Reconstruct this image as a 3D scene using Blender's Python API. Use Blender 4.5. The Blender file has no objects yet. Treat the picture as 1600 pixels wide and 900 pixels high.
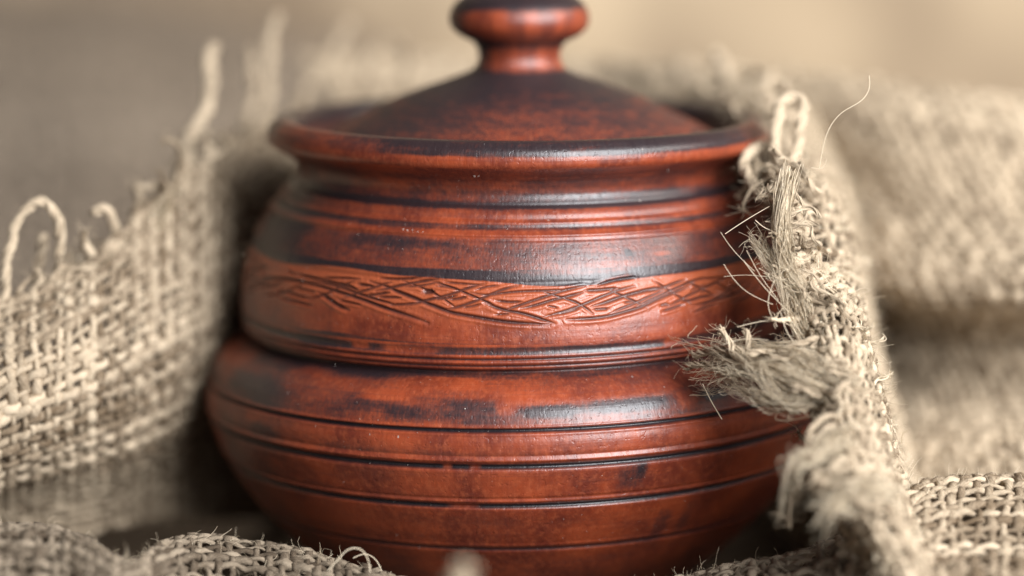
import bpy, math, random
import numpy as np

# ------------------------------------------------------------------ camera, light, exposure
SC = bpy.context.scene
COL = SC.collection
rng = np.random.default_rng(11)
random.seed(11)

PITCH = math.radians(9.08)
FPX = 4444.0                                  # focal length in photo pixels (100 mm on 36 mm, 1600 px wide)
D0, ZC, X0 = 1.093, 0.118, -0.002
CAM = np.array([X0, -D0 * math.cos(PITCH), ZC + D0 * math.sin(PITCH)])
FW = np.array([0, math.cos(PITCH), -math.sin(PITCH)])
UP = np.array([0, math.sin(PITCH), math.cos(PITCH)])
RT = np.array([1.0, 0, 0])

cd = bpy.data.cameras.new('camera')
cam = bpy.data.objects.new('camera', cd)
COL.objects.link(cam)
cam.location = CAM
cam.rotation_euler = (math.radians(90) - PITCH, 0, 0)
cd.lens = 100
cd.sensor_width = 36
cd.clip_start = 0.02
cd.clip_end = 50
cd.dof.use_dof = True
cd.dof.focus_distance = 0.985
cd.dof.aperture_fstop = 2.25
SC.camera = cam

w = bpy.data.worlds.new('World')
SC.world = w
w.use_nodes = True
bg = w.node_tree.nodes['Background']
bg.inputs[0].default_value = (0.92, 0.93, 1.0, 1)
bg.inputs[1].default_value = 0.09


def area(name, loc, target, size, power, color):
    ld = bpy.data.lights.new(name, 'AREA')
    ld.shape = 'RECTANGLE'
    ld.size, ld.size_y = size
    ld.energy = power
    ld.color = color
    o = bpy.data.objects.new(name, ld)
    COL.objects.link(o)
    o.location = loc
    d = np.array(target, float) - np.array(loc, float)
    from mathutils import Vector
    o.rotation_euler = Vector(d).to_track_quat('-Z', 'Y').to_euler()
    return o


area('window_light', (0.76, -1.08, 0.76), (0.02, 0, 0.10), (0.95, 1.2), 67, (0.96, 0.975, 1.0))
bl = area('background_fill_light', (1.3, -0.1, 0.95), (0.35, 0.7, 0.15), (0.6, 0.5), 7, (1.0, 0.95, 0.88))  # added fill lamp to brighten wall and right drape; no window known there
bl.data.spread = math.radians(75)

SC.view_settings.view_transform = 'Standard'
SC.view_settings.look = 'None'
SC.view_settings.exposure = 0.0
SC.view_settings.gamma = 1.0
SC.render.engine = 'CYCLES'
SC.cycles.use_denoising = True
SC.cycles.max_bounces = 6
SC.cycles.diffuse_bounces = 3
SC.cycles.glossy_bounces = 3


# ------------------------------------------------------------------ helpers
def P(u, v, d):
    """Point seen at photo pixel (u, v) at camera depth d (metres)."""
    u, v, d = np.asarray(u, float), np.asarray(v, float), np.asarray(d, float)
    return (CAM + d[..., None] * FW + (d * (u - 800) / FPX)[..., None] * RT
            - (d * (v - 450) / FPX)[..., None] * UP)


def proj_v(y, z):
    ry, rz = y - CAM[1], z - CAM[2]
    return 450 - FPX * (ry * UP[1] + rz * UP[2]) / (ry * FW[1] + rz * FW[2])


def edge_to_rz(v, a):
    """photo row v on the vertical plane through the pot's axis, half-width a -> (r, z)"""
    k = (450 - v) / FPX
    dy = -CAM[1]
    # up/depth = k with rel=(dy, t): (dy*UPy + t*UPz) = k (dy*FWy + t*FWz)
    t = dy * (k * FW[1] - UP[1]) / (UP[2] - k * FW[2])
    depth = dy * FW[1] + t * FW[2]
    return a * depth / FPX * 0.995, CAM[2] + t


def mk(name, V, F, mat, parent=None, attrs=None, smooth=True):
    V = np.asarray(V, np.float32)
    F = np.asarray(F, np.int32)
    k = F.shape[1]
    me = bpy.data.meshes.new(name)
    me.vertices.add(len(V))
    me.vertices.foreach_set('co', V.ravel())
    me.loops.add(F.size)
    me.loops.foreach_set('vertex_index', F.ravel())
    me.polygons.add(len(F))
    me.polygons.foreach_set('loop_start', np.arange(0, F.size, k, dtype=np.int32))
    me.polygons.foreach_set('use_smooth', np.full(len(F), smooth))
    me.update(calc_edges=True)
    for n, a in (attrs or {}).items():
        at = me.attributes.new(n, 'FLOAT', 'POINT')
        at.data.foreach_set('value', np.asarray(a, np.float32).ravel())
    me.materials.append(mat)
    o = bpy.data.objects.new(name, me)
    COL.objects.link(o)
    if parent is not None:
        o.parent = parent
        o.matrix_parent_inverse = parent.matrix_world.inverted()
    return o


def thing(name, label, cat, loc=(0, 0, 0), group=None):
    o = bpy.data.objects.new(name, None)
    COL.objects.link(o)
    o.location = loc
    o.empty_display_size = 0.02
    bpy.context.view_layer.update()
    o['label'] = label
    o['category'] = cat
    if group:
        o['group'] = group
    return o


def cspline(x, y, xi):
    """natural cubic spline along axis 0"""
    x = np.asarray(x, float)
    y = np.asarray(y, float)
    n = len(x)
    if n == 2:
        t = ((xi - x[0]) / (x[1] - x[0])).reshape((-1,) + (1,) * (y.ndim - 1))
        return y[0] * (1 - t) + y[1] * t
    h = np.diff(x)
    A = np.eye(n)
    R = np.zeros_like(y)
    for i in range(1, n - 1):
        A[i, i - 1], A[i, i], A[i, i + 1] = h[i - 1], 2 * (h[i - 1] + h[i]), h[i]
        R[i] = 3 * ((y[i + 1] - y[i]) / h[i] - (y[i] - y[i - 1]) / h[i - 1])
    c = np.linalg.solve(A, R.reshape(n, -1)).reshape(y.shape)
    j = np.clip(np.searchsorted(x, xi) - 1, 0, n - 2)
    sh = (-1,) + (1,) * (y.ndim - 1)
    hj = h[j].reshape(sh)
    b = (y[j + 1] - y[j]) / hj - hj * (2 * c[j] + c[j + 1]) / 3
    d = (c[j + 1] - c[j]) / (3 * hj)
    t = (xi - x[j]).reshape(sh)
    return y[j] + b * t + c[j] * t * t + d * t ** 3


def curve(pts, n):
    pts = np.asarray(pts, float)
    s = np.r_[0, np.cumsum(np.linalg.norm(np.diff(pts, axis=0), axis=1))]
    return cspline(s, pts, np.linspace(0, s[-1], n))


def noise1(n, m, amp):
    """smooth random line of n samples from m knots"""
    m = max(m, 4)
    return cspline(np.linspace(0, 1, m), rng.normal(0, amp, m), np.linspace(0, 1, n))


# ------------------------------------------------------------------ materials
def nodes(name):
    m = bpy.data.materials.new(name)
    m.use_nodes = True
    nt = m.node_tree
    return m, nt, nt.nodes['Principled BSDF']


def N(nt, kind, **kw):
    n = nt.nodes.new(kind)
    for k, v in kw.items():
        if hasattr(n, k):
            setattr(n, k, v)
        else:
            n.inputs[k].default_value = v
    return n


def math_n(nt, op, a, b=None, c=None, clamp=False):
    n = nt.nodes.new('ShaderNodeMath')
    n.operation = op
    n.use_clamp = clamp
    for i, x in enumerate((a, b, c)):
        if x is None:
            continue
        if isinstance(x, (int, float)):
            n.inputs[i].default_value = x
        else:
            nt.links.new(x, n.inputs[i])
    return n.outputs[0]


def mix_c(nt, fac, a, b, blend='MIX'):
    n = nt.nodes.new('ShaderNodeMix')
    n.data_type = 'RGBA'
    n.blend_type = blend
    for s, x in ((0, fac), (6, a), (7, b)):
        if isinstance(x, (int, float)):
            n.inputs[s].default_value = x
        elif isinstance(x, tuple):
            n.inputs[s].default_value = x + (1,)
        else:
            nt.links.new(x, n.inputs[s])
    return n.outputs[2]


def smooth(nt, val, lo, hi):
    n = nt.nodes.new('ShaderNodeMapRange')
    n.interpolation_type = 'SMOOTHSTEP'
    nt.links.new(val, n.inputs[0])
    n.inputs[1].default_value = lo
    n.inputs[2].default_value = hi
    return n.outputs[0]


def clay_material(name='smoked_clay', speck=0.45, base_rough=0.30, mott=1.0, spec=0.62):
    m, nt, bs = nodes(name)
    L = nt.links.new
    tc = N(nt, 'ShaderNodeTexCoord')
    sep = N(nt, 'ShaderNodeSeparateXYZ')
    L(tc.outputs['Object'], sep.inputs[0])
    # turned coordinates: arc length round the pot, height
    ang = math_n(nt, 'ARCTAN2', sep.outputs[0], math_n(nt, 'MULTIPLY', sep.outputs[1], -1.0))
    arc = math_n(nt, 'MULTIPLY', ang, 0.11)
    prof = N(nt, 'ShaderNodeAttribute', attribute_name='plen')
    cmb = N(nt, 'ShaderNodeCombineXYZ')
    L(arc, cmb.inputs[0])
    L(prof.outputs['Fac'], cmb.inputs[1])

    def noise(scale, detail, sx=1.0, sy=1.0, rough=0.55, off=0.0):
        mp = N(nt, 'ShaderNodeMapping')
        mp.inputs['Scale'].default_value = (sx, sy, 1)
        mp.inputs['Location'].default_value = (off, off * 0.7, off)
        L(cmb.outputs[0], mp.inputs[0])
        n = N(nt, 'ShaderNodeTexNoise')
        n.inputs['Scale'].default_value = scale
        n.inputs['Detail'].default_value = detail
        n.inputs['Roughness'].default_value = rough
        L(mp.outputs[0], n.inputs[0])
        return n.outputs[0]

    ink = N(nt, 'ShaderNodeAttribute', attribute_name='ink').outputs['Fac']
    cut = N(nt, 'ShaderNodeAttribute', attribute_name='cut').outputs['Fac']
    # clay colour: mottled orange red to brown red
    big = noise(38, 4, 1.0, 0.8, 0.6)
    fine = noise(420, 3, 1.0, 0.8, 0.65, 3.0)
    clay = mix_c(nt, smooth(nt, big, 0.36, 0.66), (0.110, 0.0185, 0.0095), (0.265, 0.047, 0.0155))
    clay = mix_c(nt, math_n(nt, 'MULTIPLY', smooth(nt, fine, 0.42, 0.75), speck), clay, (0.36, 0.085, 0.032))
    sm = noise(60, 5, 0.5, 1.6, 0.6, 9.0)
    clay = mix_c(nt, math_n(nt, 'MULTIPLY', smooth(nt, sm, 0.50, 0.76), 0.45), clay, (0.085, 0.020, 0.014))
    # faint turning lines left by the wheel
    ln = noise(300, 2, 0.02, 3.0, 0.5, 5.0)
    clay = mix_c(nt, math_n(nt, 'MULTIPLY', smooth(nt, ln, 0.52, 0.7), 0.35), clay, (0.13, 0.028, 0.018))
    rub = N(nt, 'ShaderNodeAttribute', attribute_name='rub').outputs['Fac']
    clay = mix_c(nt, math_n(nt, 'MULTIPLY', rub, 0.75), clay, (0.37, 0.088, 0.032))
    # dark smoke glaze: its band strength against a breaking-up noise
    br = noise(48, 5, 0.22, 3.2, 0.62, 1.7)
    br2 = noise(150, 4, 0.45, 1.3, 0.65, 7.0)
    br3 = noise(900, 2, 1.0, 0.45, 0.6, 4.0)
    brk = math_n(nt, 'ADD', math_n(nt, 'MULTIPLY', br, 0.36),
                 math_n(nt, 'ADD', math_n(nt, 'MULTIPLY', br2, 0.40), math_n(nt, 'MULTIPLY', br3, 0.24 * mott)))
    th = math_n(nt, 'ADD', math_n(nt, 'MULTIPLY', ink, 0.50), -0.25 - 0.12 * (mott - 1))     # ink .5 -> even
    val = math_n(nt, 'ADD', brk, th)
    some = smooth(nt, ink, 0.02, 0.2)
    haze = math_n(nt, 'MULTIPLY', smooth(nt, val, 0.34, 0.60), some)
    clay = mix_c(nt, math_n(nt, 'MULTIPLY', haze, 0.72), clay, (0.060, 0.021, 0.018))
    blot = math_n(nt, 'MULTIPLY', smooth(nt, val, 0.47, 0.70), some)
    dens = math_n(nt, 'MAXIMUM', math_n(nt, 'MULTIPLY', blot, 0.88), cut)
    col = mix_c(nt, dens, clay, (0.012, 0.011, 0.014))
    # dust specks
    vo = N(nt, 'ShaderNodeTexVoronoi')
    mp = N(nt, 'ShaderNodeMapping')
    mp.inputs['Scale'].default_value = (1, 0.55, 1)
    L(cmb.outputs[0], mp.inputs[0])
    L(mp.outputs[0], vo.inputs[0])
    vo.inputs['Scale'].default_value = 520
    rad = math_n(nt, 'MULTIPLY', smooth(nt, vo.outputs['Color'], 0.62, 1.0), 0.16)
    dust = math_n(nt, 'LESS_THAN', vo.outputs['Distance'], rad)
    dm = noise(14, 3, 1.0, 1.0, 0.5, 12.0)
    dust = math_n(nt, 'MULTIPLY', dust, smooth(nt, dm, 0.46, 0.62))
    col = mix_c(nt, math_n(nt, 'MULTIPLY', dust, 0.8), col, (0.36, 0.31, 0.28))
    L(col, bs.inputs['Base Color'])
    scr = noise(620, 3, 1.0, 0.10, 0.6, 15.0)
    rg = math_n(nt, 'ADD', math_n(nt, 'MULTIPLY', fine, 0.16), base_rough)
    rg = math_n(nt, 'ADD', rg, math_n(nt, 'MULTIPLY', dust, 0.4))
    rg = math_n(nt, 'ADD', rg, math_n(nt, 'MULTIPLY', math_n(nt, 'ADD', scr, -0.5), 0.35))
    L(rg, bs.inputs['Roughness'])
    bs.inputs['Specular IOR Level'].default_value = spec
    bs.inputs['Coat Weight'].default_value = 0.04
    bs.inputs['Coat Roughness'].default_value = 0.24
    pit = smooth(nt, noise(520, 2, 1.0, 1.0, 0.5, 20.0), 0.30, 0.42)
    hgt = math_n(nt, 'ADD', math_n(nt, 'MULTIPLY', noise(900, 3, 1.0, 0.5, 0.6, 2.0), 0.5),
                 math_n(nt, 'ADD', math_n(nt, 'MULTIPLY', ln, 0.25), math_n(nt, 'ADD', math_n(nt, 'MULTIPLY', scr, 0.35), math_n(nt, 'ADD', math_n(nt, 'MULTIPLY', pit, 0.35), math_n(nt, 'MULTIPLY', big, 0.6)))))
    bp = N(nt, 'ShaderNodeBump')
    bp.inputs['Strength'].default_value = 0.35
    bp.inputs['Distance'].default_value = 0.0006
    L(hgt, bp.inputs['Height'])
    L(bp.outputs[0], bs.inputs['Normal'])
    return m


def jute_material(name, dark, light, trans=0.15):
    m, nt, bs = nodes(name)
    L = nt.links.new
    tc = N(nt, 'ShaderNodeTexCoord')
    tint = N(nt, 'ShaderNodeAttribute', attribute_name='tint').outputs['Fac']
    n1 = N(nt, 'ShaderNodeTexNoise')
    n1.inputs['Scale'].default_value = 140
    n1.inputs['Detail'].default_value = 4
    L(tc.outputs['Object'], n1.inputs[0])
    n2 = N(nt, 'ShaderNodeTexNoise')
    n2.inputs['Scale'].default_value = 1500
    n2.inputs['Detail'].default_value = 2
    L(tc.outputs['Object'], n2.inputs[0])
    # strands twisted along each yarn
    at = [N(nt, 'ShaderNodeAttribute', attribute_name=k).outputs['Fac'] for k in ('sl', 'ca', 'sa')]
    cb = N(nt, 'ShaderNodeCombineXYZ')
    L(math_n(nt, 'MULTIPLY', at[0], 160.0), cb.inputs[0])
    L(math_n(nt, 'MULTIPLY', at[1], 2.6), cb.inputs[1])
    L(math_n(nt, 'MULTIPLY', at[2], 2.6), cb.inputs[2])
    n3 = N(nt, 'ShaderNodeTexNoise')
    n3.inputs['Scale'].default_value = 1.0
    n3.inputs['Detail'].default_value = 3
    L(cb.outputs[0], n3.inputs[0])
    f = math_n(nt, 'ADD', math_n(nt, 'MULTIPLY', n1.outputs[0], 0.7),
               math_n(nt, 'ADD', math_n(nt, 'MULTIPLY', n2.outputs[0], 0.2), math_n(nt, 'MULTIPLY', n3.outputs[0], 0.55)))
    f = math_n(nt, 'ADD', f, math_n(nt, 'MULTIPLY', tint, 0.55))
    c = mix_c(nt, smooth(nt, f, 0.6, 1.4), dark, light)
    L(c, bs.inputs['Base Color'])
    bs.inputs['Roughness'].default_value = 0.85
    bs.inputs['Specular IOR Level'].default_value = 0.25
    bp = N(nt, 'ShaderNodeBump')
    bp.inputs['Strength'].default_value = 0.5
    bp.inputs['Distance'].default_value = 0.0009
    L(n3.outputs[0], bp.inputs['Height'])
    L(bp.outputs[0], bs.inputs['Normal'])
    if trans:
        tr = N(nt, 'ShaderNodeBsdfTranslucent')
        L(c, tr.inputs[0])
        mx = N(nt, 'ShaderNodeMixShader')
        mx.inputs[0].default_value = trans
        L(bs.outputs[0], mx.inputs[1])
        L(tr.outputs[0], mx.inputs[2])
        L(mx.outputs[0], nt.nodes['Material Output'].inputs[0])
    return m


def mottled(name, c1, c2, scale, rough=0.85, stretch=(1, 1, 1), detail=4):
    m, nt, bs = nodes(name)
    L = nt.links.new
    tc = N(nt, 'ShaderNodeTexCoord')
    mp = N(nt, 'ShaderNodeMapping')
    mp.inputs['Scale'].default_value = stretch
    L(tc.outputs['Object'], mp.inputs[0])
    n1 = N(nt, 'ShaderNodeTexNoise')
    n1.inputs['Scale'].default_value = scale
    n1.inputs['Detail'].default_value = detail
    L(mp.outputs[0], n1.inputs[0])
    L(mix_c(nt, smooth(nt, n1.outputs[0], 0.33, 0.67), c1, c2), bs.inputs['Base Color'])
    bs.inputs['Roughness'].default_value = rough
    bp = N(nt, 'ShaderNodeBump')
    bp.inputs['Strength'].default_value = 0.3
    bp.inputs['Distance'].default_value = 0.002
    L(n1.outputs[0], bp.inputs['Height'])
    L(bp.outputs[0], bs.inputs['Normal'])
    return m


CLAY = clay_material()
LID_CLAY = clay_material('dry_smoked_clay', 0.8, 0.48, 2.0, 0.4)
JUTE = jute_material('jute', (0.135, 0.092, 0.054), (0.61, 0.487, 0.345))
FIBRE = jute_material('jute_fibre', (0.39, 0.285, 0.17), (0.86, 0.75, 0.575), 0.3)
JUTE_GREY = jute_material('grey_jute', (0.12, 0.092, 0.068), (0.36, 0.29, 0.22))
JUTE_SHADED = jute_material('shaded_jute', (0.080, 0.057, 0.037), (0.39, 0.312, 0.225))  # darker copy of jute, shade of the foreground put into its colour
TABLE = mottled('dark_wood', (0.055, 0.035, 0.022), (0.12, 0.08, 0.05), 6, 0.6, (1, 9, 1))
WALL = mottled('tan_plaster', (0.24, 0.175, 0.115), (0.60, 0.465, 0.31), 3.6, 0.9, (1, 1, 0.8), 2)

# ------------------------------------------------------------------ the setting
V = np.array([[-1.6, -0.6, -0.004], [1.6, -0.6, -0.004], [1.6, 1.25, -0.004], [-1.6, 1.25, -0.004],
              [-1.6, -0.6, -0.04], [1.6, -0.6, -0.04], [1.6, 1.25, -0.04], [-1.6, 1.25, -0.04]])
F = np.array([[0, 1, 2, 3], [7, 6, 5, 4], [0, 4, 5, 1], [1, 5, 6, 2], [2, 6, 7, 3], [3, 7, 4, 0]])
o = mk('tabletop', V, F, TABLE, smooth=False)
o['kind'] = 'structure'
V = np.array([[-2.4, 1.27, -0.8], [2.4, 1.27, -0.8], [2.4, 1.27, 1.9], [-2.4, 1.27, 1.9],
              [-2.4, 1.33, -0.8], [2.4, 1.33, -0.8], [2.4, 1.33, 1.9], [-2.4, 1.33, 1.9]])
o = mk('wall', V, F, WALL, smooth=False)
o['kind'] = 'structure'


# ------------------------------------------------------------------ the pot
def theta_samples(nf, nb):
    """angles round the pot, dense on the side of the photograph, coarse behind (0 = towards the viewer)"""
    a = np.linspace(-1.9, 1.9, nf, endpoint=False)
    b = np.linspace(1.9, 2 * math.pi - 1.9, nb, endpoint=False)
    return np.r_[a, b]


TH = theta_samples(440, 90)
THB = np.r_[np.linspace(-1.5, 1.5, 1320, endpoint=False), np.linspace(1.5, 2 * math.pi - 1.5, 200, endpoint=False)]


def lathe(name, r, z, ink, parent, mat, th=TH, dr=None, cut=None, tilt=0.0, wob=0.0, inkth=None, s0=0.0, xoff=0.0, rub=None):
    r, z = np.asarray(r, float), np.asarray(z, float)
    n, m = len(r), len(th)
    ds = np.r_[0, np.cumsum(np.hypot(np.diff(r), np.diff(z)))] + s0
    R = np.repeat(r[:, None], m, 1)
    Z = np.repeat(z[:, None], m, 1)
    if dr is not None:
        R = R + dr
    R = R + wob * np.sin(2 * th + 0.7)[None] + 0.5 * wob * np.sin(3 * th + 2.0)[None]
    X = R * np.sin(th)[None]
    X = X + xoff
    Y = -R * np.cos(th)[None]
    Z = Z + np.broadcast_to(np.asarray(tilt, float), (n,))[:, None] * X
    V = np.stack([X, Y, Z], -1).reshape(-1, 3)
    i = np.arange(n - 1)[:, None] * m
    j = np.arange(m)[None]
    k = (j + 1) % m
    F = np.stack([i + j, i + m + j, i + m + k, i + k], -1).reshape(-1, 4)
    I = np.repeat(np.asarray(ink, float)[:, None], m, 1)
    if inkth is not None:
        I = np.clip(I + inkth, 0, 1.2)
    C = np.zeros((n, m)) if cut is None else cut
    S = np.repeat(ds[:, None], m, 1)
    return mk(name, V, F, mat, parent, dict({'ink': I, 'cut': C, 'plen': S}, **({} if rub is None else {'rub': rub})))


pot = thing('clay_pot', 'round dark red clay pot with carved band and black grooves wrapped in burlap', 'pot')

# outer silhouette: photo row on the axis plane, half-width in photo pixels
OUT = np.array([
    (205, 393), (211, 393), (217, 391), (222, 385), (227, 375), (234, 361), (242, 350), (252, 344), (262, 342),
    (270, 345), (276, 350), (279, 357), (283, 362), (291, 367), (297, 371), (305, 379), (313, 386), (325, 393), (340, 402),
    (355, 410), (372, 416), (390, 421.5), (410, 426.5), (432, 431), (455, 433), (475, 432.5), (490, 429.5), (498, 424),
    (502, 413), (505, 412), (508, 419), (514, 434), (522, 450), (534, 466), (548, 477), (565, 484),
    (590, 489), (615, 487.5), (640, 479), (670, 467), (700, 451), (730, 431), (760, 408), (790, 380), (820, 349), (850, 314),
    (875, 278), (895, 243), (908, 214), (916, 190), (919, 184)], float)
rz = np.array([edge_to_rz(v, a) for v, a in OUT])
s = np.r_[0, np.cumsum(np.hypot(np.diff(rz[:, 0]), np.diff(rz[:, 1])))]
ss = np.arange(0, s[-1], 0.00026)
# monotone-ish sampling: linear then light smoothing keeps the crisp steps
rr = np.interp(ss, s, rz[:, 0])
zz = np.interp(ss, s, rz[:, 1])
kern = np.hanning(15)
kern /= kern.sum()
rr = np.convolve(np.pad(rr, 7, mode='reflect', reflect_type='odd'), kern, 'valid')
zz = np.convolve(np.pad(zz, 7, mode='reflect', reflect_type='odd'), kern, 'valid')
vf = proj_v(-rr, zz)                       # photo row of each ring at the front of the pot


def bump(x, c, wd):
    return np.exp(-((x - c) / wd) ** 2)


px = D0 / FPX
# turned detail in the profile: grooves cut in and ridges left proud (in photo pixels)
dr = np.zeros_like(rr)
for c, wd, h in ((348, 3.0, 2.2), (357, 4.0, -2.2), (368, 2.8, 2.4), (376, 2, -0.8), (322, 3, -2.0), (336, 5, 1.0),
                 (442, 4, -1.2), (549, 5, -1.6), (557, 2.6, 1.8), (562, 2.0, -2.4), (567, 2.6, 2.0), (572, 1.8, -2.0), (576, 2.5, 1.0),
                 (668, 2.4, 1.6), (673.5, 3.4, -5.5), (679, 2.4, 0.8), (713, 2.2, -1.0), (720, 2.6, 1.6), (730, 4.4, -6.5), (736, 2.5, 0.9),
                 (779, 2, -0.9), (784, 2.2, 1.3), (791, 3.6, -5.2), (796, 2.5, 0.7), (858, 2.8, -3.2), (852, 2, 0.8)):
    dr += h * bump(vf, c, wd) * px
rr = rr + dr
INKV = np.array([(200, .9), (243, .95), (250, .35), (256, .03), (268, 0.1), (275, .45), (300, .48), (314, .55), (319, .95), (325, .95), (329, .42),
                 (345, .25), (349, 0), (352, .6), (359, .62), (364, .1), (370, .05), (376, .54), (384, .56), (392, .54), (422, .54), (430, .92),
                 (441, .98), (444, .05), (448, 0), (540, .04), (544, .72), (554, .75), (556, .1), (560, .3), (577, .3), (580, .72), (590, .66),
                 (596, .42), (612, .28), (624, .42), (640, .54), (662, .56), (667, .2), (677, .1), (700, .18), (712, .42), (717, .1), (740, .12),
                 (775, .22), (782, .1), (800, .15), (850, .22), (900, .3), (1000, .4)])
ink = np.interp(vf, INKV[:, 0], INKV[:, 1])
cutv = np.zeros_like(vf)
for c, wd in ((673.5, 3.6), (730, 4.5), (791, 3.9), (858, 2.5), (562, 1.4), (572, 1.3), (322, 2.2)):
    cutv = np.maximum(cutv, np.exp(-((vf - c) / wd) ** 4) * (0.85 if c in (562, 572, 322, 858) else 1.0))


def section(lo, hi):
    i = np.where((vf >= lo) & (vf <= hi))[0]
    return slice(i[0], i[-1] + 2)


# patches rubbed bare or left dark at particular spots, the wide left ones also painted shade, on (angle, photo row) of the front
def patches(th, rows, lst):
    out = np.zeros((len(rows), len(th)))
    for u, v, wu, wv, a in lst:
        # pixel u at row v -> angle, by the pot's half-width there
        k = np.argmin(abs(rows - v))
        out_r = RAD_AT(v)
        t = math.asin(max(-1, min(1, (u - 808) / FPX * (D0 - out_r * 0.9) / out_r)))
        dth = wu / FPX * D0 / out_r
        out += a * np.exp(-((th[None] - t) / dth) ** 4) * np.exp(-((rows[:, None] - v) / wv) ** 4)
    return out


def RAD_AT(v):
    return float(np.interp(v, vf[40:], rr[40:]))


def grooves(sl, th, chips=()):
    c = np.repeat(cutv[sl][:, None], len(th), 1)
    wob_ = 1 + 0.0 * th
    if chips:
        c = np.clip(c - np.clip(patches(th, vf[sl], chips), 0, 1), 0, 1)
    return c


bowl_sl = section(578, 5000)
bi = np.arange(bowl_sl.start, bowl_sl.stop if bowl_sl.stop < len(vf) else len(vf))
near_groove = np.min(np.abs(vf[bi][:, None] - np.array([582, 673, 724, 785, 858])[None]), axis=1) < 13
bowl_sl = bi[near_groove | (np.arange(len(bi)) % 4 == 0) | (bi == bi[-1])]
bowl_patch = [(690, 600, 50, 9, -.5), (790, 636, 12, 10, -.9), (735, 640, 38, 14, .25), (860, 645, 40, 10, .45), (980, 640, 60, 10, .35),
              (640, 648, 35, 10, .25), (560, 632, 60, 22, .15), (410, 600, 70, 60, .4), (390, 720, 40, 80, .3), (560, 590, 60, 12, .3), (1075, 640, 14, 10, -.7), (1120, 640, 20, 9, .5),  # wide left patches: smoke, plus shade painted on that side
              (985, 752, 22, 20, .5), (1005, 742, 8, 14, .4), (1035, 835, 14, 30, .35), (1075, 830, 12, 30, .3), (700, 690, 60, 14, -.3),
              (600, 622, 40, 8, -.5), (905, 622, 120, 10, -.35)]
TILT = lambda x: 0.017 * np.clip((x - 470) / 80, 0, 1)
lathe('bowl', rr[bowl_sl], zz[bowl_sl], ink[bowl_sl], pot, CLAY, TH,
      cut=grooves(bowl_sl, TH, [(697, 726, 6, 8, 1), (741, 727, 7, 8, 1), (724, 789, 20, 8, .9), (533, 770, 6, 8, .8), (1108, 783, 6, 10, .7)]),
      wob=0.0002, inkth=patches(TH, vf[bowl_sl], bowl_patch), s0=0.3, tilt=TILT(vf[bowl_sl]))
# foot disc closing the bowl
rb, zb = rr[-1], zz[-1]
lathe('foot', [rb, rb * .9, 0.0005], [zb, zb - .001, zb - .001], [.3, .3, .3], pot, CLAY, theta_samples(90, 40), s0=0.6, tilt=[0.017, 0.017, 0.017])

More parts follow.
